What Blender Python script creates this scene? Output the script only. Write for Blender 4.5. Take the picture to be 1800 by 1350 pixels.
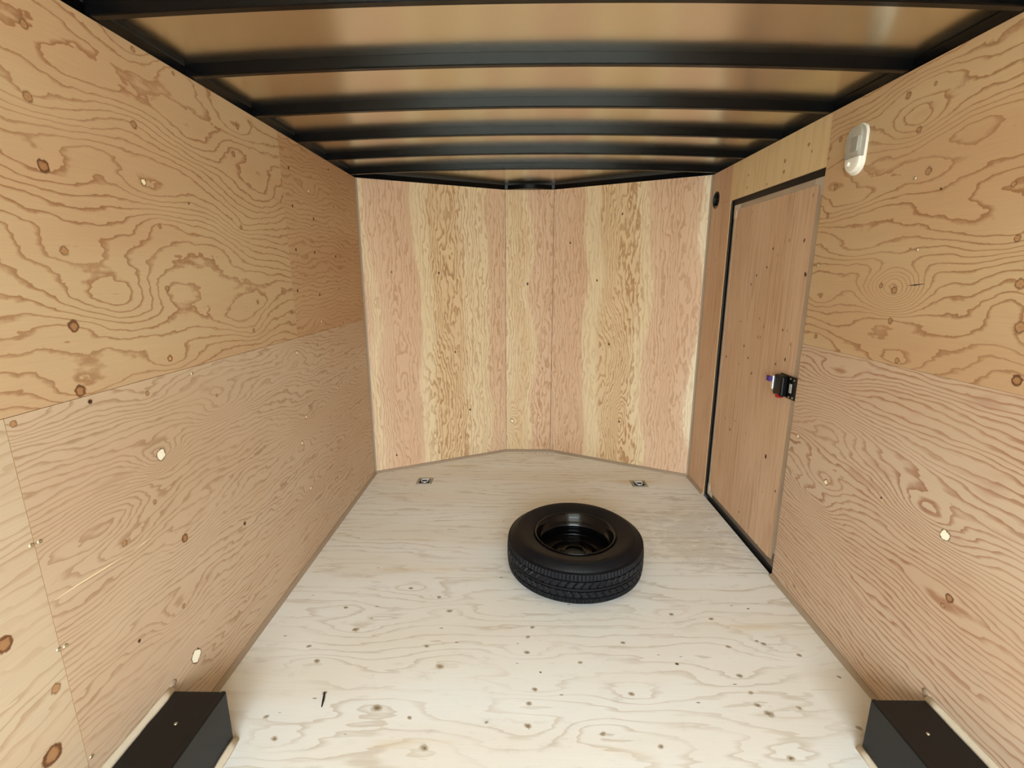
import bpy, bmesh, math, random
import numpy as np
from mathutils import Matrix, Vector

for o in list(bpy.data.objects):
    bpy.data.objects.remove(o, do_unlink=True)
scene = bpy.context.scene
COL = scene.collection
random.seed(7)

# ------------------------------------------------------------------ camera
cam_d = bpy.data.cameras.new('camera')
cam = bpy.data.objects.new('camera', cam_d)
COL.objects.link(cam)
cam_d.sensor_fit = 'HORIZONTAL'
cam_d.sensor_width = 36.0
cam_d.lens = 835.695 / 1800 * 36
cam_d.clip_start = 0.02
cam.matrix_world = (Matrix.Translation((-0.0843, 0.0, 1.5106))
                    @ Matrix.Rotation(0.0163, 4, 'Z')
                    @ Matrix.Rotation(math.pi / 2 - 0.222, 4, 'X')
                    @ Matrix.Rotation(-0.0016, 4, 'Z'))
scene.camera = cam

# ------------------------------------------------------------------ light: bright overcast sky through the open rear
world = bpy.data.worlds.new('overcast_sky')
scene.world = world
world.use_nodes = True
bg = world.node_tree.nodes['Background']
bg.inputs['Color'].default_value = (0.79, 0.915, 1.0, 1)
# standard overcast luminance: zenith three times as bright as the horizon
wn, wlk = world.node_tree.nodes, world.node_tree.links
w_tc = wn.new('ShaderNodeTexCoord'); w_sp = wn.new('ShaderNodeSeparateXYZ'); w_mr = wn.new('ShaderNodeMapRange')
wlk.new(w_tc.outputs['Generated'], w_sp.inputs[0]); wlk.new(w_sp.outputs['Z'], w_mr.inputs[0])
w_mr.inputs[1].default_value = 0.0; w_mr.inputs[2].default_value = 1.0
w_mr.inputs[3].default_value = 4.5; w_mr.inputs[4].default_value = 13.5
wlk.new(w_mr.outputs[0], bg.inputs['Strength'])

REAR = -1.60
pl = bpy.data.lights.new('rear_opening_portal', 'AREA')
pl.shape = 'RECTANGLE'; pl.size = 2.4; pl.size_y = 2.1
pl.cycles.is_portal = True
po = bpy.data.objects.new('rear_opening_portal', pl)
COL.objects.link(po)
po.location = (0, REAR - 0.06, 1.05)
po.rotation_euler = (math.pi / 2, 0, 0)      # points along +Y, into the trailer

vs = scene.view_settings
vs.view_transform = 'Standard'
vs.look = 'None'
vs.gamma = 1
vs.use_curve_mapping = False
vs.exposure = 1.05

# ------------------------------------------------------------------ dimensions (metres)
XL, XR = -1.22, 1.22
H = 2.1776                       # top edge of the plywood
YL, YR = 3.4841, 3.4531          # rear corners of the V nose
NL, NR, YN = -0.2001, 0.1867, 3.9872
SEAM = 1.207                     # horizontal joint of the side walls
RAIL = 0.040
ZC = H + RAIL                    # underside of the roof sheet at the walls
CROWN = 0.030
TH = 0.010                       # plywood thickness

# ------------------------------------------------------------------ helpers
def srgb(r, g, b):
    def f(c):
        c /= 255.0
        return c / 12.92 if c <= 0.04045 else ((c + 0.055) / 1.055) ** 2.4
    return (f(r), f(g), f(b), 1.0)

def mesh_obj(name, verts, faces, mat=None, parent=None, smooth=False):
    me = bpy.data.meshes.new(name)
    me.from_pydata([tuple(v) for v in verts], [], faces)
    me.validate()
    me.update()
    if mat: me.materials.append(mat)
    if smooth:
        for p in me.polygons: p.use_smooth = True
    o = bpy.data.objects.new(name, me)
    COL.objects.link(o)
    if parent: o.parent = parent
    return o

def bm_obj(name, bm, mat=None, parent=None, smooth=False):
    bmesh.ops.recalc_face_normals(bm, faces=bm.faces)
    me = bpy.data.meshes.new(name)
    bm.to_mesh(me); bm.free()
    if mat: me.materials.append(mat)
    if smooth:
        for p in me.polygons: p.use_smooth = True
    o = bpy.data.objects.new(name, me)
    COL.objects.link(o)
    if parent: o.parent = parent
    return o

def empty(name, loc=(0, 0, 0)):
    o = bpy.data.objects.new(name, None)
    o.empty_display_size = 0.1
    COL.objects.link(o)
    o.location = loc
    return o

def tag(o, label=None, cat=None, group=None, kind=None):
    if label: o['label'] = label
    if cat: o['category'] = cat
    if group: o['group'] = group
    if kind: o['kind'] = kind
    return o

def add_box(bm, c0, c1, bevel=0.0, seg=2):
    x0, y0, z0 = c0; x1, y1, z1 = c1
    vs_ = [bm.verts.new(p) for p in ((x0,y0,z0),(x1,y0,z0),(x1,y1,z0),(x0,y1,z0),(x0,y0,z1),(x1,y0,z1),(x1,y1,z1),(x0,y1,z1))]
    fs = [bm.faces.new([vs_[i] for i in f]) for f in ((0,3,2,1),(4,5,6,7),(0,1,5,4),(1,2,6,5),(2,3,7,6),(3,0,4,7))]
    if bevel:
        es = list({e for f in fs for e in f.edges})
        bmesh.ops.bevel(bm, geom=es, offset=bevel, segments=seg, affect='EDGES', profile=0.5)

def box(name, c0, c1, mat, parent=None, bevel=0.0, seg=2):
    bm = bmesh.new()
    add_box(bm, c0, c1, bevel, seg)
    return bm_obj(name, bm, mat, parent)

def sweep(name, path, prof, mat, parent=None, smooth=False, closed=False):
    """profile given as points in (side, up) for every station of a path [(pos, side, up), ...]"""
    n = len(prof); V = []; F = []
    for (p, s, u) in path:
        p = Vector(p); s = Vector(s); u = Vector(u)
        for (a, b) in prof: V.append(p + s * a + u * b)
    m = len(path)
    for i in range(m if closed else m - 1):
        i2 = (i + 1) % m
        for k in range(n):
            k2 = (k + 1) % n
            F.append((i * n + k, i * n + k2, i2 * n + k2, i2 * n + k))
    if not closed:
        F.append(tuple(range(n - 1, -1, -1)))
        F.append(tuple(range((m - 1) * n, m * n)))
    bm = bmesh.new()
    me = bpy.data.meshes.new('t'); me.from_pydata([tuple(v) for v in V], [], F)
    bm.from_mesh(me); bpy.data.meshes.remove(me)
    return bm_obj(name, bm, mat, parent, smooth)

def lathe(name, prof, seg, mat, parent=None, smooth=True, closed=False):
    """prof = [(r, z)...] about the local z axis"""
    V = []; F = []; n = len(prof)
    for i in range(seg):
        a = 2 * math.pi * i / seg
        for (r, z) in prof: V.append((r * math.cos(a), r * math.sin(a), z))
    for i in range(seg):
        j = (i + 1) % seg
        for k in range(n if closed else n - 1):
            k2 = (k + 1) % n
            F.append((i * n + k, j * n + k, j * n + k2, i * n + k2))
    return mesh_obj(name, V, F, mat, parent, smooth)

def basis(origin, x, y, z):
    m = Matrix.Identity(4)
    for i in range(3):
        m[i][0] = x[i]; m[i][1] = y[i]; m[i][2] = z[i]; m[i][3] = origin[i]
    return m

# ------------------------------------------------------------------ node helpers
class NT:
    def __init__(self, name):
        self.mat = bpy.data.materials.new(name)
        self.mat.use_nodes = True
        self.nt = self.mat.node_tree
        self.b = self.nt.nodes['Principled BSDF']
    def n(self, t, **kw):
        nd = self.nt.nodes.new(t)
        for k, v in kw.items():
            setattr(nd, k, v)
        return nd
    def link(self, a, b): self.nt.links.new(a, b)
    def val(self, sock, v):
        if hasattr(v, 'is_linked') or isinstance(v, bpy.types.NodeSocket): self.link(v, sock)
        else: sock.default_value = v
    def math(self, op, a, b=None, c=None):
        nd = self.n('ShaderNodeMath', operation=op)
        for i, v in enumerate((a, b, c)):
            if v is not None: self.val(nd.inputs[i], v)
        return nd.outputs[0]
    def noise(self, vec, scale=1.0, detail=2.0, rough=0.5, dist=0.0):
        nd = self.n('ShaderNodeTexNoise', noise_dimensions='3D')
        self.link(vec, nd.inputs['Vector'])
        nd.inputs['Scale'].default_value = scale
        nd.inputs['Detail'].default_value = detail
        nd.inputs['Roughness'].default_value = rough
        nd.inputs['Distortion'].default_value = dist
        return nd.outputs['Fac']
    def mapping(self, vec, scale, loc=(0, 0, 0)):
        nd = self.n('ShaderNodeMapping')
        self.link(vec, nd.inputs['Vector'])
        nd.inputs['Scale'].default_value = scale
        nd.inputs['Location'].default_value = loc
        return nd.outputs['Vector']
    def mix(self, fac, a, b, mode='MIX'):
        nd = self.n('ShaderNodeMix', data_type='RGBA', blend_type=mode)
        self.val(nd.inputs[0], fac)
        self.val(nd.inputs[6], a); self.val(nd.inputs[7], b)
        return nd.outputs[2]
    def ramp(self, fac, stops, interp='LINEAR'):
        nd = self.n('ShaderNodeValToRGB')
        cr = nd.color_ramp; cr.interpolation = interp
        while len(cr.elements) > 1: cr.elements.remove(cr.elements[-1])
        cr.elements[0].position = stops[0][0]; cr.elements[0].color = stops[0][1]
        for p, c in stops[1:]:
            e = cr.elements.new(p); e.color = c
        self.link(fac, nd.inputs[0])
        return nd.outputs[0]
    def smooth(self, v, a, b):
        nd = self.n('ShaderNodeMapRange', interpolation_type='SMOOTHSTEP')
        self.link(v, nd.inputs[0])
        nd.inputs[1].default_value = a; nd.inputs[2].default_value = b
        return nd.outputs[0]
    def bump(self, h, strength, dist):
        nd = self.n('ShaderNodeBump')
        nd.inputs['Strength'].default_value = strength
        nd.inputs['Distance'].default_value = dist
        self.link(h, nd.inputs['Height'])
        self.link(nd.outputs[0], self.b.inputs['Normal'])

def plain(name, col, rough=0.5, metal=0.0, spec=0.5, noise=None, bump=None):
    t = NT(name)
    t.b.inputs['Roughness'].default_value = rough
    t.b.inputs['Metallic'].default_value = metal
    t.b.inputs['Specular IOR Level'].default_value = spec
    tc = t.n('ShaderNodeTexCoord').outputs['Object']
    if noise:
        sc, amt = noise
        f = t.noise(tc, sc, 3)
        d = tuple(c * (1 - amt) for c in col[:3]) + (1,)
        l = tuple(min(1, c * (1 + amt)) for c in col[:3]) + (1,)
        t.link(t.mix(f, d, l), t.b.inputs['Base Color'])
    else:
        t.b.inputs['Base Color'].default_value = col
    if bump:
        t.bump(t.noise(tc, bump[0], 2), bump[1], bump[2])
    return t.mat

def plywood(name, light, dark, line, n1=(0.9, 3.2, 1.6), n2=(3.0, 9.0, 0.8), n3=(12, 60, 0.16), n4=None,
            lo=0.50, hi=0.93, line_amt=0.8, bands=None, speck=None, fibre=0.10, seed=0.0, tone=(0.7, 3.0),
            rough=0.62, blotch=None, fade=0.35, dirt=None):
    """rotary-cut veneer: growth-ring contours of a height field; uv in metres (u along the grain, v across).
    The mesh attribute 'grain' carries the slow drift of the rings and the swirl around each knot."""
    t = NT(name)
    uv = t.n('ShaderNodeUVMap', uv_map='metres').outputs[0]
    at = t.n('ShaderNodeAttribute', attribute_name='grain').outputs['Fac']
    Fv = at
    for (su, sv, amp), k in ((n1, 1), (n2, 2), (n3, 3)) + (((n4, 4),) if n4 else ()):
        nz = t.noise(t.mapping(uv, (su, sv, 1), (seed + 3.1 * k, seed * 1.7 + 5.3 * k, 2.0 * k)), 1.0, 2.0 if k < 3 else 1.0, 0.5)
        Fv = t.math('ADD', Fv, t.math('MULTIPLY', t.math('SUBTRACT', nz, 0.5), amp * 2))
    fr = t.math('FRACT', Fv)
    m = t.math('MULTIPLY', t.smooth(fr, lo, hi), t.math('SUBTRACT', 1.0, t.smooth(fr, 0.955, 1.0)))
    fd = t.noise(t.mapping(uv, (2.2, 5.0, 1), (seed + 11, 4, 9)), 1.0, 2)
    m = t.math('MULTIPLY', m, t.math('ADD', 1.0 - fade, t.math('MULTIPLY', t.smooth(fd, 0.3, 0.62), fade)))
    m = t.math('MULTIPLY', m, line_amt)
    tn = t.noise(t.mapping(uv, (tone[0], tone[1], 1), (seed + 21, 8, 3)), 1.0, 2)
    tn = t.smooth(tn, 0.30, 0.70)
    base = t.mix(tn, light, dark)
    if bands:
        wob = t.noise(t.mapping(uv, (1.3, 0.6, 1), (seed + 31, 2, 6)), 1.0, 2)
        sep = t.n('ShaderNodeSeparateXYZ'); t.link(uv, sep.inputs[0])
        vv = t.math('ADD', sep.outputs['Y'], t.math('MULTIPLY', t.math('SUBTRACT', wob, 0.5), bands['wobble']))
        vv = t.math('DIVIDE', vv, bands['width'])
        bc = t.ramp(vv, bands['stops'])
        base = t.mix(bands.get('amt', 0.8), base, bc)
        la = t.ramp(vv, [(p, (q, q, q, 1)) for p, q in bands['lines']])
        m = t.math('MULTIPLY', m, la)
    col = t.mix(m, base, line)
    if blotch:                       # mineral streaks and stains that follow the grain
        bn = t.noise(t.mapping(uv, (blotch[0], blotch[1], 1), (seed + 41, 1, 2)), 1.0, 3)
        col = t.mix(t.math('MULTIPLY', t.smooth(bn, blotch[2], blotch[2] + 0.10), blotch[3]), col, blotch[4])
    if dirt:                         # shoe and tyre scuffs, strongest where people step in
        da = t.n('ShaderNodeAttribute', attribute_name='dirt').outputs['Fac']
        dn = t.noise(t.mapping(uv, (5, 14, 1), (seed + 51, 3, 1)), 1.6, 5, 0.7)
        df = t.math('MULTIPLY', t.smooth(t.math('ADD', dn, t.math('MULTIPLY', da, 0.20)), 0.56, 0.80), t.math('ADD', 0.35, da))
        col = t.mix(t.math('MINIMUM', df, 0.22), col, dirt)
    fb = t.noise(t.mapping(uv, (7, 420, 1), (seed, 0, 0)), 1.0, 2)
    fm = t.math('ADD', 1.0 - fibre, t.math('MULTIPLY', fb, fibre * 2))
    g = t.n('ShaderNodeCombineColor')
    for i in range(3): t.link(fm, g.inputs[i])
    col = t.mix(1.0, col, g.outputs[0], 'MULTIPLY')
    if speck:                        # pin knots and torn fibres
        su, sv, thr, scol, dens = speck
        vo = t.n('ShaderNodeTexVoronoi', feature='F1')
        t.link(t.mapping(uv, (su, sv, 1), (seed + 1, 2, 0)), vo.inputs['Vector'])
        vo.inputs['Scale'].default_value = 1.0
        sepc = t.n('ShaderNodeSeparateColor'); t.link(vo.outputs['Color'], sepc.inputs[0])
        on = t.math('GREATER_THAN', sepc.outputs[0], 1 - dens)
        sz = t.math('MULTIPLY', t.math('ADD', 0.35, sepc.outputs[1]), thr)
        sm = t.math('MULTIPLY', on, t.smooth(t.math('SUBTRACT', sz, vo.outputs['Distance']), 0.0, 0.05))
        col = t.mix(t.math('MULTIPLY', sm, 0.75), col, scol)
    t.link(col, t.b.inputs['Base Color'])
    t.b.inputs['Roughness'].default_value = rough
    t.b.inputs['Specular IOR Level'].default_value = 0.25
    t.bump(t.math('ADD', fb, t.math('MULTIPLY', m, 0.6)), 0.25, 0.0006)
    return t.mat

# ------------------------------------------------------------------ materials
def wood(r, g, b, k=(0.96, 1.11, 1.40)):
    c = srgb(r, g, b)
    return (min(1, c[0] * k[0]), min(1, c[1] * k[1]), min(1, c[2] * k[2]), 1.0)
M = {}
GRAIN = (0.90, 1.02, 1.12)
UP = (0.85, 0.985, 1.26)
LOW = (0.84, 0.985, 1.30)
M['ply_bold'] = plywood('plywood_bold_grain', wood(214, 173, 120, UP), wood(209, 161, 110, UP), wood(156, 100, 58, GRAIN), seed=1.3,
                        n1=(0.9, 2.6, 3.6), n2=(4.0, 10, 0.95), n3=(20, 52, 0.26), n4=(70, 80, 0.09), lo=0.68, hi=0.95, line_amt=0.82, blotch=(3, 9, 0.66, 0.30, wood(196, 138, 92, UP)))
M['ply_bold_fine'] = plywood('plywood_bold_fine_grain', wood(210, 163, 111, UP), wood(203, 152, 101, UP), wood(155, 100, 60, GRAIN), seed=6.1,
                             n1=(1.4, 4.0, 3.0), n2=(7, 15, 1.3), n3=(22, 60, 0.22), lo=0.58, hi=0.95, line_amt=0.6)
M['ply_pink'] = plywood('plywood_fine_pink_grain', wood(216, 178, 132, LOW), wood(210, 167, 121, LOW), wood(156, 108, 70, GRAIN), seed=3.7,
                        n1=(0.8, 3.2, 4.6), n2=(4.2, 14, 1.9), n3=(20, 70, 0.34), lo=0.54, hi=0.95, line_amt=0.60,
                        blotch=(3.2, 12, 0.64, 0.35, wood(184, 136, 96, LOW)), fade=0.6)
M['ply_right_up'] = plywood('plywood_right_bold_grain', wood(213, 170, 116, UP), wood(207, 157, 105, UP), wood(154, 98, 56, GRAIN), seed=9.4,
                            n1=(0.9, 2.6, 3.4), n2=(3.8, 9.5, 0.9), n3=(18, 50, 0.24), n4=(70, 80, 0.08), lo=0.68, hi=0.95, line_amt=0.80, blotch=(3, 9, 0.66, 0.30, wood(196, 138, 92, UP)))
M['ply_right_low'] = plywood('plywood_right_tight_grain', wood(218, 178, 133, LOW), wood(212, 167, 122, LOW), wood(163, 106, 70, GRAIN), seed=12.2,
                             n1=(0.7, 3.0, 4.4), n2=(3.4, 12, 1.6), n3=(18, 60, 0.28), lo=0.52, hi=0.95, line_amt=0.84,
                             blotch=(2.6, 11, 0.60, 0.45, wood(190, 136, 98, LOW)), fade=0.4)
M['ply_door'] = plywood('plywood_door_straight_grain', wood(216, 172, 128), wood(208, 161, 117), wood(160, 108, 72, GRAIN), seed=15.0,
                        n1=(0.25, 8, 5.0), n2=(0.9, 40, 1.6), n3=(5, 120, 0.4), lo=0.40, hi=0.95, line_amt=0.42,
                        speck=(16, 40, 0.16, wood(124, 78, 46, GRAIN), 0.16), fade=0.6)
M['ply_near'] = plywood('plywood_near_pale_grain', wood(217, 181, 134, LOW), wood(211, 171, 124, LOW), wood(168, 120, 78, GRAIN), seed=14.6,
                        n1=(0.7, 3.0, 4.0), n2=(3.4, 12, 1.7), n3=(18, 60, 0.3), lo=0.50, hi=0.95, line_amt=0.5, fade=0.6)
M['ply_header'] = plywood('plywood_header_pale', wood(227, 188, 130), wood(221, 180, 122), wood(190, 148, 96), seed=18.0,
                          n1=(0.5, 4, 2.0), n2=(2, 12, 0.8), n3=(6, 60, 0.3), lo=0.4, hi=0.95, line_amt=0.30, fade=0.8)
CREAM, TAN, PINK, PINKD, PALE = srgb(230, 208, 168), srgb(219, 188, 144), srgb(220, 184, 154), srgb(213, 172, 142), srgb(240, 224, 192)
def nose_ply(name, seed, width, stops, lines, amt=0.72):
    return plywood(name, srgb(226, 200, 164), srgb(218, 190, 150), srgb(172, 124, 80), seed=seed,
                   n1=(0.5, 4.0, 3.0), n2=(5.5, 17, 1.9), n3=(18, 70, 0.36), lo=0.40, hi=0.86, line_amt=0.86, fade=0.4,
                   bands=dict(wobble=0.26, width=width, stops=stops, lines=lines, amt=amt))
M['ply_nose_l'] = nose_ply('plywood_nose_left', 22.0, 1.137,
    [(0.0, PINK), (0.05, CREAM), (0.08, PINK), (0.17, PINKD), (0.335, PINKD), (0.35, CREAM), (0.42, CREAM), (0.46, TAN), (0.64, TAN), (0.68, CREAM), (0.84, CREAM), (0.87, PINK), (1.0, PINK)],
    [(0.0, 0.4), (0.1, 0.58), (0.3, 0.58), (0.36, 0.28), (0.46, 1), (0.64, 1), (0.74, 0.6), (0.88, 0.65), (1.0, 0.6)])
M['ply_nose_c'] = nose_ply('plywood_nose_center', 25.5, 0.387,
    [(0.0, CREAM), (0.30, TAN), (0.50, CREAM), (0.55, PINK), (1.0, PINKD)],
    [(0.0, 0.6), (0.55, 0.5), (0.7, 0.8), (1.0, 0.8)])
M['ply_nose_r'] = nose_ply('plywood_nose_right', 29.1, 1.163,
    [(0.0, PINK), (0.23, PINKD), (0.25, CREAM), (0.33, CREAM), (0.36, TAN), (0.56, TAN), (0.60, CREAM), (0.655, CREAM), (0.67, PINK), (0.86, PINKD), (0.95, PINK), (0.965, PALE), (1.0, PALE)],
    [(0.0, 0.6), (0.22, 0.55), (0.28, 0.3), (0.34, 0.3), (0.38, 1), (0.58, 1), (0.64, 0.35), (0.72, 0.58), (0.9, 0.58), (1.0, 0.25)])
M['ply_floor'] = plywood('plywood_floor_pale', srgb(232, 230, 224), srgb(227, 220, 208), srgb(176, 154, 124), seed=33.0,
                         n1=(0.55, 2.6, 3.2), n2=(2.4, 11, 1.2), n3=(9, 60, 0.3), lo=0.62, hi=0.95, line_amt=0.42, fade=0.85,
                         blotch=(1.5, 10, 0.635, 0.5, srgb(208, 182, 138)),
                         speck=(12, 36, 0.105, srgb(96, 76, 54), 0.22), fibre=0.05, rough=0.6, dirt=srgb(150, 140, 124))
M['ply_edge'] = plain('plywood_cut_edge', srgb(200, 160, 112), 0.7, noise=(40, 0.15))
M['caulk'] = plain('grey_brown_trim', srgb(158, 137, 114), 0.6, noise=(12, 0.08))
M['caulk_pale'] = plain('pale_sealant', srgb(205, 190, 166), 0.55, noise=(30, 0.06), bump=(60, 0.4, 0.002))
M['steel_black'] = plain('black_painted_steel', srgb(5, 5, 6), 0.22, 0.0, 0.22, noise=(6, 0.25))
M['box_black'] = plain('black_wheel_box_paint', srgb(15, 14, 14), 0.40, 0.0, 0.35, noise=(9, 0.25), bump=(5, 0.25, 0.004))
M['gap_black'] = plain('black_rubber_seal', srgb(14, 12, 11), 0.6)
M['alu_grey'] = plain('grey_aluminium_edge', srgb(178, 162, 142), 0.45, 0.25, noise=(14, 0.1))
M['alu_corner'] = plain('bright_corner_plate', srgb(196, 186, 172), 0.4, 0.2)
M['alu_dark'] = plain('dark_grey_sill', srgb(104, 92, 80), 0.5, 0.2, noise=(14, 0.15))
M['zinc'] = plain('zinc_plate', srgb(214, 214, 210), 0.25, 0.5, noise=(30, 0.2))
M['zinc_plate'] = plain('dull_zinc_plate', srgb(146, 146, 138), 0.35, 0.7, noise=(60, 0.25))
M['screw'] = plain('zinc_screw', srgb(196, 182, 150), 0.3, 0.8)
M['dark_pan'] = plain('dark_recess', srgb(40, 39, 38), 0.4, 0.5)
M['rubber'] = plain('tyre_rubber', srgb(11, 11, 15), 0.5, 0.0, 0.24, noise=(18, 0.18))
M['rim_black'] = plain('gloss_black_rim', srgb(6, 6, 7), 0.16, 0.0, 0.35)
M['plastic_white'] = plain('white_plastic', srgb(236, 230, 216), 0.3, 0.0, 0.5)
M['skin'] = plain('trailer_outer_skin', srgb(60, 58, 56), 0.5, 0.4)
M['sliver'] = plain('dark_sliver', srgb(16, 13, 12), 0.6)
M['pencil'] = plain('pencil_graphite', srgb(176, 152, 122), 0.7)
M['scratch'] = plain('fresh_wood_scratch', srgb(240, 224, 180), 0.6)
M['latch_black'] = plain('latch_black_plastic', srgb(10, 9, 9), 0.3, 0.0, 0.22)
M['red'] = plain('red_plastic', srgb(160, 16, 16), 0.35)
M['purple'] = plain('purple_tag', srgb(70, 40, 120), 0.5)
M['sticker'] = plain('white_sticker', srgb(214, 210, 204), 0.5)
M['ground'] = plain('gravel_ground', srgb(150, 146, 138), 0.9, noise=(3, 0.2))

def ceiling_mat():
    t = NT('roof_sheet_metal')
    tc = t.n('ShaderNodeTexCoord').outputs['Object']
    n = t.noise(t.mapping(tc, (1.2, 1.0, 1)), 1.0, 2)
    t.link(t.mix(n, srgb(225, 220, 203), srgb(232, 227, 211)), t.b.inputs['Base Color'])
    t.b.inputs['Metallic'].default_value = 1.0
    t.b.inputs['Roughness'].default_value = 0.24
    w = t.noise(t.mapping(tc, (3.0, 1.6, 1)), 1.0, 1)
    t.bump(w, 0.25, 0.02)
    return t.mat
M['ceiling'] = ceiling_mat()

def lens_mat():
    t = NT('clear_ribbed_lens')
    tc = t.n('ShaderNodeTexCoord').outputs['Object']
    t.b.inputs['Base Color'].default_value = srgb(228, 222, 210)
    t.b.inputs['Transmission Weight'].default_value = 0.72
    t.b.inputs['Roughness'].default_value = 0.22
    t.b.inputs['IOR'].default_value = 1.45
    return t.mat
M['lens'] = lens_mat()

def knot_mat(name, stops, alpha_in, alpha_out):
    t = NT(name)
    tc = t.n('ShaderNodeTexCoord').outputs['Object']
    le = t.n('ShaderNodeVectorMath', operation='LENGTH'); t.link(tc, le.inputs[0])
    oi = t.n('ShaderNodeObjectInfo').outputs['Random']
    sh = t.n('ShaderNodeVectorMath', operation='ADD'); t.link(tc, sh.inputs[0])
    cm = t.n('ShaderNodeCombineXYZ'); t.link(t.math('MULTIPLY', oi, 40.0), cm.inputs[2]); t.link(cm.outputs[0], sh.inputs[1])
    nz = t.noise(sh.outputs[0], 2.2, 2)
    r = t.math('ADD', le.outputs['Value'], t.math('MULTIPLY', t.math('SUBTRACT', nz, 0.5), 0.5))
    t.link(t.ramp(r, stops), t.b.inputs['Base Color'])
    a = t.math('SUBTRACT', 1.0, t.smooth(r, alpha_in, alpha_out))
    t.link(a, t.b.inputs['Alpha'])
    t.b.inputs['Roughness'].default_value = 0.6
    t.b.inputs['Specular IOR Level'].default_value = 0.2
    return t.mat
KM = {
 'b': knot_mat('knot_brown', [(0, srgb(166, 124, 84)), (0.3, srgb(178, 137, 96)), (0.45, srgb(154, 112, 74)), (0.70, srgb(190, 154, 114))], 0.28, 0.74),
 'r': knot_mat('knot_dark_ring', [(0, srgb(168, 126, 86)), (0.36, srgb(162, 118, 78)), (0.48, srgb(98, 62, 40)), (0.58, srgb(120, 80, 52)), (0.66, srgb(180, 138, 98))], 0.54, 0.74),
 'd': knot_mat('knot_dark_speck', [(0, srgb(58, 34, 20)), (0.4, srgb(88, 54, 32)), (0.7, srgb(140, 98, 62))], 0.25, 0.72),
 'p': knot_mat('knot_pale_plug', [(0, srgb(250, 240, 205)), (0.42, srgb(246, 232, 196)), (0.52, srgb(120, 80, 50)), (0.7, srgb(176, 132, 92))], 0.50, 0.74),
 'P': knot_mat('wood_patch_pale', [(0, srgb(255, 250, 228)), (0.58, srgb(252, 245, 220)), (0.64, srgb(80, 54, 34)), (0.70, srgb(150, 110, 74))], 0.66, 0.75),
 'g': knot_mat('knot_grey_brown', [(0, srgb(104, 88, 66)), (0.12, srgb(128, 110, 86)), (0.24, srgb(172, 154, 128)), (0.42, srgb(200, 184, 160)), (0.7, srgb(216, 202, 180))], 0.10, 0.74),
 'k': knot_mat('knot_split', [(0, srgb(225, 196, 140)), (0.35, srgb(170, 120, 72)), (0.6, srgb(120, 80, 50)), (0.72, srgb(180, 134, 92))], 0.50, 0.74),
}
def make_knot_mesh(name, mat, seed):
    rnd = random.Random(seed); V = [(0, 0, 0.034)]; F = []; S = 14
    for r, z in ((0.55, 0.03), (1.0, 0.012)):
        for i in range(S):
            a = 2 * math.pi * i / S
            q = r * (1 + (rnd.random() - 0.5) * 0.12)
            V.append((q * math.cos(a), q * math.sin(a), z))
    for i in range(S):
        j = (i + 1) % S
        F.append((0, 1 + i, 1 + j)); F.append((1 + i, 1 + S + i, 1 + S + j, 1 + j))
    me = bpy.data.meshes.new(name); me.from_pydata(V, [], F); me.materials.append(mat); me.update()
    for p in me.polygons: p.use_smooth = True
    return me
KMESH = {k: [make_knot_mesh('knot', m, ord(k) * 3 + i) for i in range(2)] for k, m in KM.items()}
def make_screw_mesh():
    V = []; F = []; S = 10; prof = [(1.0, 0.0), (0.92, 0.22), (0.55, 0.40), (0.22, 0.42), (0.18, 0.25), (0.0, 0.25)]
    for i in range(S):
        a = 2 * math.pi * i / S
        for r, z in prof: V.append((r * math.cos(a), r * math.sin(a), z))
    n = len(prof)
    for i in range(S):
        j = (i + 1) % S
        for k in range(n - 1): F.append((i * n + k, j * n + k, j * n + k + 1, i * n + k + 1))
    me = bpy.data.meshes.new('screw'); me.from_pydata(V, [], F); me.materials.append(M['screw']); me.update()
    for p in me.polygons: p.use_smooth = True
    return me
SCREW = make_screw_mesh()

def put(name, me, parent, pos, x, y, z, sx, sy, sz):
    o = bpy.data.objects.new(name, me)
    COL.objects.link(o)
    o.parent = parent
    o.matrix_local = basis(pos, Vector(x) * sx, Vector(y) * sy, Vector(z) * sz)
    return o

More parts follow.
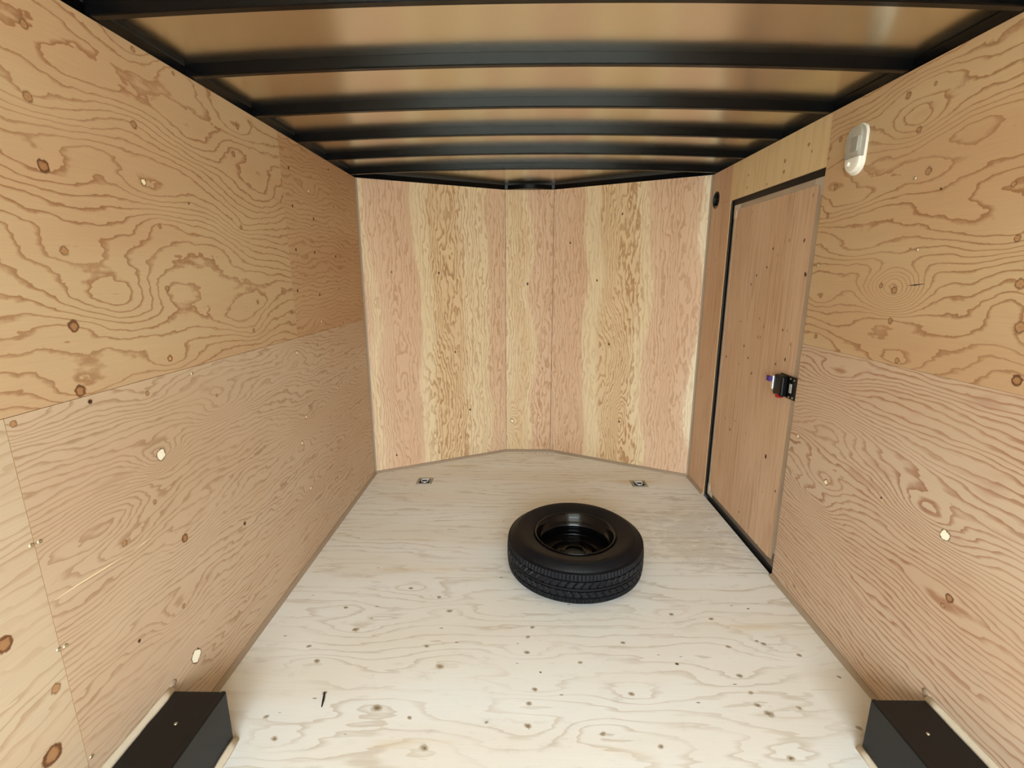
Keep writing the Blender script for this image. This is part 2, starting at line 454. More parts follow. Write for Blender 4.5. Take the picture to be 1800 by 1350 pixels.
class Sheet:
    """A plywood sheet: gridded front face, cut edges; grain field sampled on the grid."""
    def __init__(self, name, parent, org, U, V, N, ul, vl, mat, F, cell=0.014, th=TH, u0=0.0, v0=0.0, hole=None, bow=None):
        self.org = Vector(org); self.U = Vector(U); self.V = Vector(V); self.N = Vector(N)
        self.u0, self.v0 = u0, v0
        us = np.linspace(0, ul, max(2, int(ul / cell) + 1)); vs_ = np.linspace(0, vl, max(2, int(vl / cell) + 1))
        nu, nv = len(us), len(vs_)
        uu, vv = np.meshgrid(us, vs_, indexing='ij')
        uu = uu.ravel(); vv = vv.ravel()
        if hole:
            hc, hd, hr = hole
            d = np.hypot(uu - hc, vv - hd)
        P = (np.array(self.org)[None] + uu[:, None] * np.array(self.U)[None] + vv[:, None] * np.array(self.V)[None])
        idx = np.arange(nu * nv).reshape(nu, nv)
        quads = np.stack([idx[:-1, :-1], idx[1:, :-1], idx[1:, 1:], idx[:-1, 1:]], -1).reshape(-1, 4)
        if hole:
            inside = d < hr
            keep = ~inside[quads].any(1)
            near = (d >= hr) & (d < hr + cell * 1.45)
            used = np.zeros(nu * nv, bool)
            bq = quads[~keep]; used[bq.ravel()] = True
            rim = near & used
            k = np.where(rim)[0]
            s = (hr / d[k])
            uu[k] = hc + (uu[k] - hc) * s; vv[k] = hd + (vv[k] - hd) * s
            P = (np.array(self.org)[None] + uu[:, None] * np.array(self.U)[None] + vv[:, None] * np.array(self.V)[None])
            quads = quads[keep]
        flip = self.U.cross(self.V).dot(self.N) < 0
        if flip: quads = quads[:, ::-1]
        n0 = len(P)
        b = [0, (nu - 1) * nv, nu * nv - 1, nv - 1]
        back = [P[i] - np.array(self.N) * th for i in b]
        verts = [tuple(p) for p in P] + [tuple(p) for p in back]
        faces = [tuple(q) for q in quads.tolist()]
        nfront = len(faces)
        e0 = [int(i) for i in idx[:, 0]]; e1 = [int(i) for i in idx[-1, :]]; e2 = [int(i) for i in idx[::-1, -1]]; e3 = [int(i) for i in idx[0, ::-1]]
        for k, e in enumerate((e0, e1, e2, e3)):
            faces.append(tuple(e + [n0 + (k + 1) % 4, n0 + k]) if flip else tuple((e + [n0 + (k + 1) % 4, n0 + k])[::-1]))
        if not hole:
            faces.append((n0, n0 + 1, n0 + 2, n0 + 3))
        me = bpy.data.meshes.new(name)
        me.from_pydata(verts, [], faces)
        me.materials.append(mat); me.materials.append(M['ply_edge'])
        me.update()
        for p in me.polygons[nfront:] if False else list(me.polygons)[nfront:]:
            p.material_index = 1
        g = np.zeros(len(verts), np.float32)
        gu, gv = uu + u0, vv + v0
        g[:n0] = F(gu, gv)
        a = me.attributes.new('grain', 'FLOAT', 'POINT'); a.data.foreach_set('value', g)
        uvl = me.uv_layers.new(name='metres')
        li = np.zeros(len(me.loops), np.int64); me.loops.foreach_get('vertex_index', li)
        uvv = np.zeros((len(verts), 2), np.float32); uvv[:n0, 0] = gu; uvv[:n0, 1] = gv
        uvl.data.foreach_set('uv', uvv[li].ravel())
        self.o = bpy.data.objects.new(name, me)
        COL.objects.link(self.o)
        if parent: self.o.parent = parent
    def at(self, u, v, lift=0.0):
        return self.org + self.U * (u - self.u0) + self.V * (v - self.v0) + self.N * lift
    def knots(self, lst, stretch=1.0):
        for i, (k, u, v, r) in enumerate(lst):
            a = random.uniform(-0.5, 0.5)
            x = self.U * math.cos(a) + self.V * math.sin(a); y = self.V * math.cos(a) - self.U * math.sin(a)
            r *= 1.5
            put('wood_patch' if k == 'P' else 'knot', KMESH[k][i % 2], self.o, self.at(u, v, 0.0001), x, y, self.N, r * stretch, r, min(r, 0.012))
    def screws(self, lst, r=0.006):
        for (u, v) in lst:
            put('screw', SCREW, self.o, self.at(u, v, 0.0), self.U, self.V, self.N, r, r, r)

def field(freq, knots=(), bumps=(), A=2.2, slope=0.0, su=0.10, sv=0.035):
    def F(u, v):
        f = v * freq + slope * u
        for i, (k, a, b, r) in enumerate(knots):
            if k in 'dg' and r < 0.012: continue
            s = 1 if (i * 7) % 3 else -1
            f = f + s * A * np.exp(-(((u - a) / (su + 2.5 * r)) ** 2 + ((v - b) / (sv + 1.2 * r)) ** 2))
        for (a, b, s1, s2, amp) in bumps:
            f = f + amp * np.exp(-(((u - a) / s1) ** 2 + ((v - b) / s2) ** 2))
        return f
    return F

# knots and screws read off the wall planes: (kind, along, up, radius) in metres
KN_UP = [('b',1.223,2.076,0.0126),('b',1.198,1.917,0.0142),('b',1.557,2.163,0.0097),('b',1.513,1.948,0.0139),('r',1.201,1.769,0.016),('p',1.515,1.791,0.0114),('b',1.555,1.667,0.0092),('b',2.013,1.708,0.0111),('b',2.072,2.099,0.0117),('b',2.019,1.986,0.0141),('b',1.211,1.575,0.0139),('d',1.709,1.757,0.0049),('r',1.195,1.39,0.0158),('k',1.507,1.253,0.0114),('r',1.177,1.224,0.0159),('b',1.544,1.475,0.0115),('b',2.071,1.405,0.0113),('b',2.013,1.288,0.0111),('b',1.723,2.161,0.0078)]
KN_UPB = [('d',2.734,1.822,0.0107),('d',3.015,1.633,0.0116),('d',2.493,1.857,0.0099),('d',2.484,1.646,0.0098),('d',2.709,1.642,0.0106),('p',2.699,1.96,0.0106),('p',2.718,1.262,0.0106),('d',3.051,1.225,0.0078),('d',2.458,1.442,0.0097),('d',2.727,1.413,0.0106),('d',3.044,1.929,0.0078),('d',3.009,2.131,0.0078),('d',2.49,2.033,0.01),('d',3.029,1.437,0.0077)]
KN_LO = [('d',1.198,1.19,0.008),('b',1.391,1.164,0.0087),('b',1.712,1.078,0.0075),('p',2.383,1.134,0.0128),('p',2.868,0.835,0.0113),('p',2.412,0.784,0.0132),('p',2.338,0.664,0.0131),('p',2.381,0.39,0.0137),('b',1.346,0.828,0.009),('P',1.402,0.961,0.0181),('b',1.216,0.764,0.0109),('r',1.442,0.646,0.0146),('d',1.773,0.517,0.0111),('b',1.387,0.425,0.01),('d',1.2,0.45,0.007),('P',1.403,0.21,0.024),('b',1.003,1.190,0.0092),('d',2.805,0.462,0.0077),('d',2.748,0.291,0.0077)]
KN_LON = [('r',0.878,0.721,0.0196),('r',0.912,0.376,0.0243),('b',0.955,0.527,0.015)]
KN_RU = [('b',1.792,2.102,0.0137),('b',1.719,1.977,0.0132),('b',1.65,1.838,0.0153),('b',1.362,1.747,0.0091),('b',2.116,1.869,0.015),('b',2.143,1.759,0.0121),('b',2.126,2.053,0.0122),('d',1.591,1.774,0.005),('b',1.32,1.606,0.0111),('b',1.684,2.1,0.0079),('b',2.114,1.428,0.0119),('b',1.773,1.477,0.0105),('b',1.702,1.357,0.0129),('b',1.261,1.379,0.0196),('b',1.286,1.49,0.0175),('b',2.11,1.253,0.0119),('b',1.641,1.226,0.0117),('b',1.708,1.463,0.0154),('r',1.239,1.243,0.0152)]
KN_RL = [('p',2.138,0.78,0.0125),('p',1.902,0.655,0.0147),('P',1.34,0.735,0.017),('r',1.284,0.557,0.0148),('b',1.299,0.521,0.01),('d',1.602,0.731,0.0053)]
KN_D = [('d',2.275,1.519,0.0152),('d',2.797,1.112,0.0112),('d',2.353,1.107,0.0131),('d',2.673,0.973,0.0109),('d',2.738,1.516,0.0109),('d',2.793,1.465,0.0111),('d',2.42,0.57,0.0174),('d',2.867,0.574,0.0118),('d',2.318,1.672,0.0128),('d',2.592,1.651,0.0105),('d',2.635,1.557,0.0106),('d',2.435,1.069,0.0101),('d',2.637,0.13,0.0078),('d',2.872,1.248,0.0076),('d',2.733,1.051,0.011),('d',2.811,0.647,0.0077),('d',2.407,1.248,0.0099),('d',2.653,1.284,0.0071),('d',2.29,0.43,0.0102),('d',3.018,1.011,0.012)]
KN_H = [('b',2.544,2.014,0.0104),('b',2.545,2.064,0.0105),('b',2.929,2.073,0.0078),('b',2.704,1.985,0.0073),('b',2.353,2.091,0.0099),('b',2.323,2.055,0.0065),('b',2.934,2.007,0.0078)]
KN_F = [('g',-0.896,1.929,0.0123),('g',-0.471,2.008,0.0122),('g',-0.965,1.689,0.0116),('g',-0.899,1.611,0.0141),('g',-0.802,1.787,0.0176),('g',-0.471,1.696,0.011),('g',-0.399,1.59,0.0185),('g',-0.052,1.668,0.0135),('g',-0.025,1.488,0.0127),('g',-0.048,1.427,0.0124),('g',-0.053,1.338,0.0145),('g',-0.468,1.364,0.0099),('g',-0.595,1.401,0.0228),('g',-0.974,1.361,0.0106),('g',-0.904,1.28,0.0128),('g',-0.396,1.256,0.0167),('g',-0.025,1.812,0.0113),('g',-0.046,1.754,0.0111),('g',-0.407,1.912,0.0147),('g',-0.623,2.074,0.0125),('g',-0.197,1.351,0.0073),('d',0.0,1.568,0.0052),('g',-0.807,1.462,0.0106),('g',0.945,1.729,0.012),('g',0.777,1.432,0.0135),('g',0.801,1.398,0.0188),('g',1.06,1.669,0.0121),('g',0.778,1.485,0.0109),('g',0.79,1.711,0.0117),('g',0.924,1.744,0.009),('g',0.784,1.877,0.0123),('g',0.771,1.562,0.014),('g',0.789,1.239,0.0154),('g',1.152,1.562,0.009),('g',0.921,1.423,0.011),('g',1.081,1.348,0.0112),('g',0.384,1.271,0.0121),('d',0.547,1.617,0.0083),('d',0.982,1.947,0.0064),('g',0.161,1.618,0.0107),('g',0.355,1.727,0.0112),('g',0.333,1.474,0.0129),('g',0.201,1.314,0.0121),('g',0.613,1.904,0.0121)]
KN_N = [('d',0,0.572,1.539,0.0103),('d',1,0.178,1.453,0.0117),('d',2,0.373,1.481,0.0093),('d',2,0.491,0.987,0.0093),('d',0,0.686,0.918,0.0093),('d',0,0.802,0.423,0.0103),('d',2,0.604,0.362,0.0103),('p',1,0.05,0.279,0.0187),('d',0,0.173,0.123,0.0093),('d',0,0.213,1.546,0.007),('d',2,0.142,1.771,0.0093),('d',2,0.551,1.964,0.0093)]
SC_L = [(0.979,0.902),(0.982,0.615),(0.997,0.268),(2.407,0.034),(1.292,0.205),(2.223,1.112),(1.599,1.184),(0.998,0.90),(0.999,0.61)]
SC_R_UP = [(1.703,1.826),(1.641,1.595),(2.167,1.556),(2.181,1.472),(2.189,1.339),(2.187,1.225)]
SC_R_LO = [(2.166,0.611),(2.167,0.441),(2.159,0.36),(2.141,0.074),(2.178,1.153),(2.005,1.19)]

# ================================================================== THE SHELL
# ---- ground outside
mesh_g = mesh_obj('ground', [(-30,-30,-0.62),(30,-30,-0.62),(30,30,-0.62),(-30,30,-0.62)], [(0,1,2,3)], M['ground'])
tag(mesh_g, 'flat grey gravel ground under the trailer', 'ground', kind='structure')

# ---- floor: subfloor slab following the V nose, sheets laid across
fl_pts = [(XL-0.03, REAR), (XR+0.05, REAR), (XR+0.05, YR+0.02), (NR+0.02, YN+0.03), (NL-0.02, YN+0.03), (XL-0.03, YL+0.02)]
bm = bmesh.new()
lo = [bm.verts.new((x, y, -0.06)) for x, y in fl_pts]; hi_ = [bm.verts.new((x, y, -0.019)) for x, y in fl_pts]
bm.faces.new(lo[::-1]); bm.faces.new(hi_)
for i in range(6):
    j = (i + 1) % 6; bm.faces.new((lo[i], lo[j], hi_[j], hi_[i]))
floor = tag(bm_obj('floor', bm, M['skin']), 'pale plywood floor of the cargo trailer', kind='structure')

Ff = field(13, KN_F, A=1.6, su=0.09, sv=0.035)
JOINT = 2.196
f1 = Sheet('plywood_sheet', floor, (XL, REAR, 0), (1,0,0), (0,1,0), (0,0,1), XR-XL, JOINT-0.0006-REAR, M['ply_floor'], Ff, th=0.019, cell=0.02, u0=XL, v0=REAR)
f1.knots([(k, a, b, r*0.8) for k, a, b, r in KN_F], 1.4)

# front floor sheet: triangulated grid clipped to the nose outline
def nose_y(x):
    if x <= NL: return YL + (YN - YL) * (x - XL) / (NL - XL)
    if x >= NR: return YR + (YN - YR) * (XR - x) / (XR - NR)
    return YN
TIES = ((-0.800, 3.338), (0.808, 3.312))        # cut-outs for the recessed tie-downs
def front_floor():
    xs = sorted(set(list(np.linspace(XL, XR, 244)) + [NL, NR])); n = 130
    V = []; Fc = []
    for x in xs:
        y1 = nose_y(x)
        for k in range(n): V.append((x, JOINT + 0.0006 + (y1 - JOINT) * k / (n - 1), 0.0))
    m = len(xs)
    for i in range(m - 1):
        for k in range(n - 1):
            q = (i*n+k, (i+1)*n+k, (i+1)*n+k+1, i*n+k+1)
            if any(all(abs(V[v][0]-tx) < 0.054 and abs(V[v][1]-ty) < 0.054 for v in q) for tx, ty in TIES): continue
            Fc.append(q)
    base = len(V)
    rim = [i*n for i in range(m)] + [(m-1)*n+k for k in range(1, n)] + [i*n+n-1 for i in range(m-2, -1, -1)] + [k for k in range(n-2, 0, -1)]
    for r in rim: V.append((V[r][0], V[r][1], -0.019))
    for i in range(len(rim)):
        j = (i + 1) % len(rim)
        Fc.append((rim[j], rim[i], base + i, base + j))
    o = mesh_obj('plywood_sheet', V, Fc, M['ply_floor'], floor)
    me = o.data
    P = np.array(V, np.float32)
    a = me.attributes.new('grain', 'FLOAT', 'POINT'); a.data.foreach_set('value', field(16, slope=0.4)(P[:,0] + 5, P[:,1] + 3).astype(np.float32))
    d = me.attributes.new('dirt', 'FLOAT', 'POINT'); d.data.foreach_set('value', np.exp(-(((P[:,0]-0.95)/0.28)**2 + ((P[:,1]-2.6)/0.42)**2)).astype(np.float32))
    uvl = me.uv_layers.new(name='metres')
    li = np.zeros(len(me.loops), np.int64); me.loops.foreach_get('vertex_index', li)
    uvl.data.foreach_set('uv', (P[:, :2] + np.array([5, 3], np.float32))[li].ravel())
    return o
front_floor()

# pencil marks by the nose: faint lumber-yard scribble
def stroke(pts, w=0.004):
    V = []; F = []
    for i in range(len(pts)):
        a = Vector(pts[max(0, i-1)]); b = Vector(pts[min(len(pts)-1, i+1)])
        d = (b - a).normalized(); nn = Vector((-d.y, d.x)) * w / 2
        p = Vector(pts[i])
        V += [(p.x + nn.x, p.y + nn.y, 0.0004), (p.x - nn.x, p.y - nn.y, 0.0004)]
    for i in range(len(pts) - 1): F.append((2*i, 2*i+1, 2*i+3, 2*i+2))
    return V, F
V = []; F = []
def addst(pts, w=0.004):
    v, f = stroke(pts, w); b = len(V); V.extend(v); F.extend([tuple(i + b for i in q) for q in f])
for pts in ([(-0.20,3.93),(-0.12,3.925),(-0.05,3.93),(-0.02,3.915)], [(-0.06,3.955),(-0.055,3.905)], [(0.045,3.955),(0.045,3.90)], [(0.06,3.955),(0.06,3.90)],
            [(-0.01,3.95),(0.03,3.95),(0.0,3.92),(0.03,3.90)], [(0.09,3.95),(0.09,3.905)], [(0.12,3.95),(0.12,3.905),(0.15,3.905)], [(0.16,3.955),(0.16,3.905)], [(0.175,3.955),(0.2,3.955),(0.2,3.91)],
            [(0.06,3.885),(0.10,3.872),(0.16,3.87),(0.21,3.885)]):
    addst(pts)
mesh_obj('pencil_mark', V, F, M['pencil'], floor)

# ---- side walls
wl = tag(box('wall_left', (XL-TH-0.03, REAR, -0.03), (XL-TH-0.001, YL+0.01, ZC+0.02), M['skin']), 'left plywood-lined side wall of the trailer', kind='structure')
Fup = field(24, KN_UP, [(1.33,1.44,0.20,0.085,4.2),(1.75,1.62,0.22,0.10,-3.2),(1.25,2.05,0.16,0.06,2.4),(1.45,1.84,0.30,0.07,-2.0),(1.7,1.99,0.35,0.08,2.6),(1.95,1.36,0.2,0.07,2.8),(1.0,1.62,0.2,0.12,-2.4),(2.15,1.85,0.22,0.1,2.4)], A=2.0)
up = Sheet('plywood_sheet', wl, (XL, REAR, SEAM+0.0007), (0,1,0), (0,0,1), (1,0,0), 2.408-REAR, H-SEAM-0.0007, M['ply_bold'], Fup, u0=REAR, v0=SEAM+0.0007)
up.knots(KN_UP)
upb = Sheet('plywood_sheet', wl, (XL, 2.4085, SEAM+0.0007), (0,1,0), (0,0,1), (1,0,0), YL-2.4085, H-SEAM-0.0007, M['ply_bold_fine'], field(38, KN_UPB, A=1.8), u0=2.4085, v0=SEAM+0.0007)
upb.knots(KN_UPB)
Flo = field(46, KN_LO, [(1.40,0.96,0.10,0.05,7.0),(1.75,1.02,0.22,0.045,4.0),(1.15,0.86,0.2,0.06,-5)], A=2.5, slope=2.0)
lo_ = Sheet('plywood_sheet', wl, (XL, 0.9865, 0), (0,1,0), (0,0,1), (1,0,0), YL-0.9865, SEAM-0.0007, M['ply_pink'], Flo, u0=0.9865, v0=0)
lo_.knots(KN_LO)
Fln = field(30, KN_LON, [(0.85,0.55,0.10,0.08,4)], A=2.5, slope=-1.5)
lon = Sheet('plywood_sheet', wl, (XL, REAR, 0), (0,1,0), (0,0,1), (1,0,0), 0.9850-REAR, SEAM-0.0007, M['ply_near'], Fln, u0=REAR+40, v0=0)
lon.u0 = REAR
lon.knots(KN_LON)
for (u, v) in SC_L:
    sh = upb if (v > SEAM and u > 2.41) else up if v > SEAM else lo_ if u > 0.986 else lon
    sh.screws([(u, v)])
# pale scratch across the lower sheet
def wall_stroke(name, sheet, pts, w, mat):
    V = []; F = []
    for i, (u, v) in enumerate(pts):
        ww = w * (0.25 if i in (0, len(pts)-1) else 1)
        for s in (1, -1): V.append(sheet.at(u, v + s * ww / 2, 0.0003))
    for i in range(len(pts)-1): F.append((2*i, 2*i+1, 2*i+3, 2*i+2))
    return mesh_obj(name, V, F, mat, sheet.o)
wall_stroke('scratch', lo_, [(1.0,0.741),(1.06,0.739),(1.14,0.733),(1.20,0.731)], 0.003, M['scratch'])
wall_stroke('scratch', lo_, [(1.24,0.728),(1.28,0.727),(1.311,0.725)], 0.002, M['scratch'])

# right wall
DY0, DY1, DZ1 = 2.200, 3.143, 1.966
wr = tag(box('wall_right', (XR+0.062, REAR, -0.03), (XR+0.09, YR+0.01, ZC+0.02), M['skin']), 'right plywood-lined side wall of the trailer with a side door', kind='structure')
RX = 1 # noqa
Fru = field(23, KN_RU, [(1.708,1.463,0.10,0.085,5.5),(1.30,1.44,0.10,0.12,-4.0),(1.95,1.62,0.20,0.06,2.5),(1.75,2.04,0.12,0.07,3.0),(1.5,1.93,0.35,0.06,-2.0),(1.98,1.80,0.16,0.05,2.6),(1.45,1.66,0.25,0.07,2.2)], A=1.8)
ru = Sheet('plywood_sheet', wr, (XR, REAR, SEAM+0.0004), (0,1,0), (0,0,1), (-1,0,0), DY0-REAR, H-SEAM-0.0004, M['ply_right_up'], Fru, u0=REAR, v0=SEAM+0.0004)
ru.knots(KN_RU); ru.screws(SC_R_UP)
wall_stroke('crack', ru, [(1.652,1.479),(1.62,1.482),(1.587,1.486)], 0.0045, M['sliver'])
Frl = field(46, KN_RL, [(1.45,0.78,0.16,0.06,5.0),(1.9,0.9,0.2,0.07,-5.0),(1.95,0.55,0.18,0.06,5.0),(1.95,1.12,0.15,0.04,4.0)], A=2.5, slope=-1.2)
rl = Sheet('plywood_sheet', wr, (XR, REAR, 0), (0,1,0), (0,0,1), (-1,0,0), DY0-REAR, SEAM-0.0004, M['ply_right_low'], Frl, u0=REAR, v0=0)
rl.knots(KN_RL); rl.screws(SC_R_LO)
# header over the door (grain upright)
hd = Sheet('plywood_sheet', wr, (XR, DY0+0.0006, DZ1), (0,0,1), (0,1,0), (-1,0,0), H-DZ1, DY1+0.006-DY0, M['ply_header'], field(14), u0=DZ1, v0=DY0+0.0006)
hd.knots([(k, b, a, r) for k, a, b, r in KN_H])
# narrow strip between door and corner, with a round hole near its top
HOLE_Y, HOLE_Z, HOLE_R = 3.372, 2.005, 0.050
st_top = Sheet('plywood_sheet', wr, (XR, DY1, 0), (0,0,1), (0,1,0), (-1,0,0), DZ1-0.0003, YR-DY1, M['ply_door'], field(40), u0=0.0, v0=DY1)
st_up = Sheet('plywood_sheet', wr, (XR, DY1+0.0066, DZ1), (0,0,1), (0,1,0), (-1,0,0), H-DZ1, YR-DY1-0.0066, M['ply_door'], field(40), u0=DZ1, v0=DY1+0.0066, cell=0.008,
              hole=(HOLE_Z-DZ1, HOLE_Y-DY1-0.0066, HOLE_R))

# ---- nose walls
def nose_wall(name, A, B, mat, kn, label, Fb, freq=42):
    A = Vector((A[0], A[1], 0)); B = Vector((B[0], B[1], 0))
    d = (B - A); L = d.length; d.normalize()
    N = Vector((d.y, -d.x, 0))
    if N.y > 0: N = -N
    bmx = bmesh.new()
    q = [A - N*(TH+0.001) - d*0.012, B - N*(TH+0.001) + d*0.012, B - N*(TH+0.03) + d*0.02, A - N*(TH+0.03) - d*0.02]
    a = [bmx.verts.new((p.x, p.y, -0.03)) for p in q]; b = [bmx.verts.new((p.x, p.y, ZC+0.02)) for p in q]
    bmx.faces.new(a[::-1]); bmx.faces.new(b)
    for i in range(4): bmx.faces.new((a[i], a[(i+1)%4], b[(i+1)%4], b[i]))
    w = tag(bm_obj(name, bmx, M['skin']), label, kind='structure')
    s = Sheet('plywood_sheet', w, A + d*0.0016, (0,0,1), d, N, H, L-0.0032, mat, Fb, u0=0, v0=0)
    s.knots([(k, z, u, r*0.8) for (k, u, z, r) in kn], 1.6)
    return w, s, A, B, N, d
nws = []
nws.append(nose_wall('wall_front_left', (XL, YL), (NL, YN), M['ply_nose_l'], [k[:1]+k[2:] for k in KN_N if k[1]==0], 'left plywood panel of the V nose with a pale middle band',
                     field(34, (), [(1.3,0.60,0.6,0.12,4),(0.6,0.62,0.5,0.12,-4),(0.9,0.2,0.5,0.06,4)])))
nws.append(nose_wall('wall_front_center', (NL, YN), (NR, YN), M['ply_nose_c'], [k[:1]+k[2:] for k in KN_N if k[1]==1], 'narrow middle plywood panel at the tip of the V nose',
                     field(34, (), [(0.28,0.05,0.1,0.05,5)])))
nws.append(nose_wall('wall_front_right', (NR, YN), (XR, YR), M['ply_nose_r'], [k[:1]+k[2:] for k in KN_N if k[1]==2], 'right plywood panel of the V nose with a yellowish middle band',
                     field(34, (), [(1.5,0.55,0.5,0.13,4),(0.9,0.50,0.4,0.12,-5),(0.36,0.6,0.25,0.07,6),(1.2,1.0,0.6,0.06,4)])))

# ---- trims: thin grey-brown bead along the floor and up the corners
prof_b = [(0,0),(0.016,0),(0.016,0.005),(0.010,0.013),(0.004,0.018),(0,0.018)]
def bead(name, p0, p1, side, up, prof, mat, label):
    o = sweep(name, [(p0, side, up), (p1, side, up)], prof, mat)
    return tag(o, label, kind='structure')
WB0, WB1 = -0.55, 1.273          # wheel boxes run between these depths
bead('baseboard_left', (XL, WB1, 0), (XL, YL, 0), (1,0,0), (0,0,1), prof_b, M['caulk'], 'thin grey brown bead where left wall meets floor')
bead('baseboard_right', (XR, WB1, 0), (XR, DY0-0.004, 0), (-1,0,0), (0,0,1), prof_b, M['caulk'], 'thin grey brown bead from right wheel box to the door')
bead('baseboard_right_corner', (XR, DY1+0.004, 0), (XR, YR, 0), (-1,0,0), (0,0,1), prof_b, M['caulk'], 'short grey brown bead between door and nose corner')
for nm, (w, s, A, B, N, d), lab in zip(('baseboard_front_left','baseboard_front_center','baseboard_front_right'), nws, ('left','middle','right')):
    bead(nm, A, B, N, (0,0,1), prof_b, M['caulk'], 'thin grey brown bead below the %s nose panel' % lab)
prof_c = [(0,0),(0.013,0),(0.004,0.004),(0,0.013)]
bead('trim_1', (XL, YL, 0.0), (XL, YL, H), (1,0,0), (0,-1,0), prof_c, M['caulk'], 'thin grey brown bead up the left nose corner')
bead('trim_2', (XR, YR, 0.0), (XR, YR, H), (-1,0,0), (0,-1,0), prof_c, M['caulk'], 'thin grey brown bead up the right nose corner')

# ---- roof sheet
def crown(y):
    if y < 3.35: return CROWN
    return CROWN + (0.004 - CROWN) * min(1, (y - 3.35) / 0.62)
def roof_z(x, y): return ZC + crown(y) * (1 - (x / 1.24) ** 2)
def roof():
    xs = np.linspace(-1.245, 1.285, 50); n = 90
    V = []; Fc = []
    for off in (0.0, 0.012):
        for x in xs:
            xc = max(XL, min(XR, x))
            y1 = nose_y(xc) + 0.030
            for k in range(n):
                y = REAR + (y1 - REAR) * k / (n - 1)
                V.append((x, y, roof_z(x, y) + off))
    m = len(xs); o2 = m * n
    for i in range(m - 1):
        for k in range(n - 1):
            a, b, c, d = i*n+k, (i+1)*n+k, (i+1)*n+k+1, i*n+k+1
            Fc.append((a, d, c, b)); Fc.append((a+o2, b+o2, c+o2, d+o2))
    rim = [i*n for i in range(m)] + [(m-1)*n+k for k in range(1, n)] + [i*n+n-1 for i in range(m-2, -1, -1)] + [k for k in range(n-2, 0, -1)]
    for i in range(len(rim)):
        j = (i + 1) % len(rim)
        Fc.append((rim[i], rim[j], rim[j]+o2, rim[i]+o2))
    return mesh_obj('ceiling', V, Fc, M['ceiling'], None, True)
tag(roof(), 'bare shiny metal roof sheet reflecting the plywood', kind='structure')

# ---- black top rails that carry the roof (behind the top edge of the plywood)
def rail(name, p0, p1, side, label, h=RAIL, deep=0.035):
    c = 0.004
    pr = [(0.0, -0.03), (0.0, h-c), (c*0.5, h), (deep, h), (deep, -0.03)]
    return tag(sweep(name, [(p0, side, (0,0,1)), (p1, side, (0,0,1))], pr, M['steel_black']), label, kind='structure')
e = TH + 0.0005
rail('trim_3', (XL-e, REAR, H), (XL-e, YL, H), (-1,0,0), 'black steel roof rail along the left wall', h=RAIL-0.001)
rail('trim_4', (XR+e, REAR, H), (XR+e, YR, H), (1,0,0), 'black steel roof rail along the right wall', h=RAIL-0.001, deep=0.05)
for k, ((w, s, A, B, N, d), lab) in enumerate(zip(nws, ('left','middle','right'))):
    rail('trim_%d' % (5 + k), A - N*e - d*0.02 + Vector((0,0,H)), B - N*e + d*0.02 + Vector((0,0,H)), -N, 'black steel roof rail over the %s nose panel' % lab, h=RAIL, deep=0.03)
# small rounded steel nose cap in front of the middle rail
V = []; F = []
S = 16
for i in range(S + 1):
    a = i / S
    x = NL + 0.02 + (NR - NL - 0.04) * a
    y = YN + 0.004 - 0.05 * math.sin(math.pi * a)
    for (dy, z) in ((0, H+0.001), (-0.006, H+0.003), (-0.007, H+0.030), (0, H+0.034), (0.03, H+0.034), (0.03, H+0.001)): V.append((x, y + dy, z))
for i in range(S):
    for k in range(6):
        k2 = (k + 1) % 6
        F.append((i*6+k, i*6+k2, (i+1)*6+k2, (i+1)*6+k))
F.append(tuple(range(5, -1, -1))); F.append(tuple(range(S*6, S*6+6)))
tag(mesh_obj('trim_8', V, F, M['steel_black']), 'short curved black steel cap at the tip of the nose under the roof', kind='structure')

# ---- open rear frame (behind the camera)
bm = bmesh.new()
add_box(bm, (XL-0.04, REAR-0.05, -0.06), (XL+0.04, REAR, ZC+0.04)); add_box(bm, (XR-0.04, REAR-0.05, -0.06), (XR+0.09, REAR, ZC+0.04))
add_box(bm, (XL-0.04, REAR-0.05, 2.10), (XR+0.09, REAR, ZC+0.06))
tag(bm_obj('wall_rear', bm, M['steel_black']), 'black steel frame of the open rear doorway', kind='structure')

# ================================================================== DOOR
DX = XR + 0.015                   # inner face of the door leaf
door = tag(empty('door_1', (DX, DY0, 0)), 'plywood side door with grey metal edging and a black latch', kind='structure')
inv = Matrix.Translation((-DX, -DY0, 0))
def dpart(o, parent=door):
    o.parent = parent
    if parent is door: o.matrix_parent_inverse = inv
    return o
LY0, LY1, LZ0, LZ1 = 2.206, 3.098, 0.034, 1.932
dp = Sheet('door_panel', None, (DX, LY0, LZ0), (0,0,1), (0,1,0), (-1,0,0), LZ1-LZ0, LY1-LY0, M['ply_door'], field(30), th=0.03, u0=LZ0+7, v0=LY0)
dp.u0 = LZ0
dpart(dp.o)
dp.knots([(k, b, a, r*0.62) for k, a, b, r in KN_D], 1.5)
dp.screws([(1.56, 2.382), (0.215, 2.987), (0.778, 3.008), (1.30, 2.30)])
# black frame set back around the leaf
bm = bmesh.new()
bx0, bx1 = XR + 0.012, XR + 0.060
add_box(bm, (bx0+0.004, LY1-0.004, 0.0), (bx1, DY1+0.012, DZ1+0.012))
add_box(bm, (bx0+0.004, DY0-0.02, LZ1-0.004), (bx1, LY1-0.004, DZ1+0.012))
add_box(bm, (bx0+0.004, DY0-0.02, -0.018), (bx1, LY1-0.004, LZ0+0.004))
add_box(bm, (bx0, DY0-0.02, LZ0+0.004), (bx1, LY0+0.002, LZ1-0.004))
dpart(bm_obj('door_frame', bm, M['gap_black']))
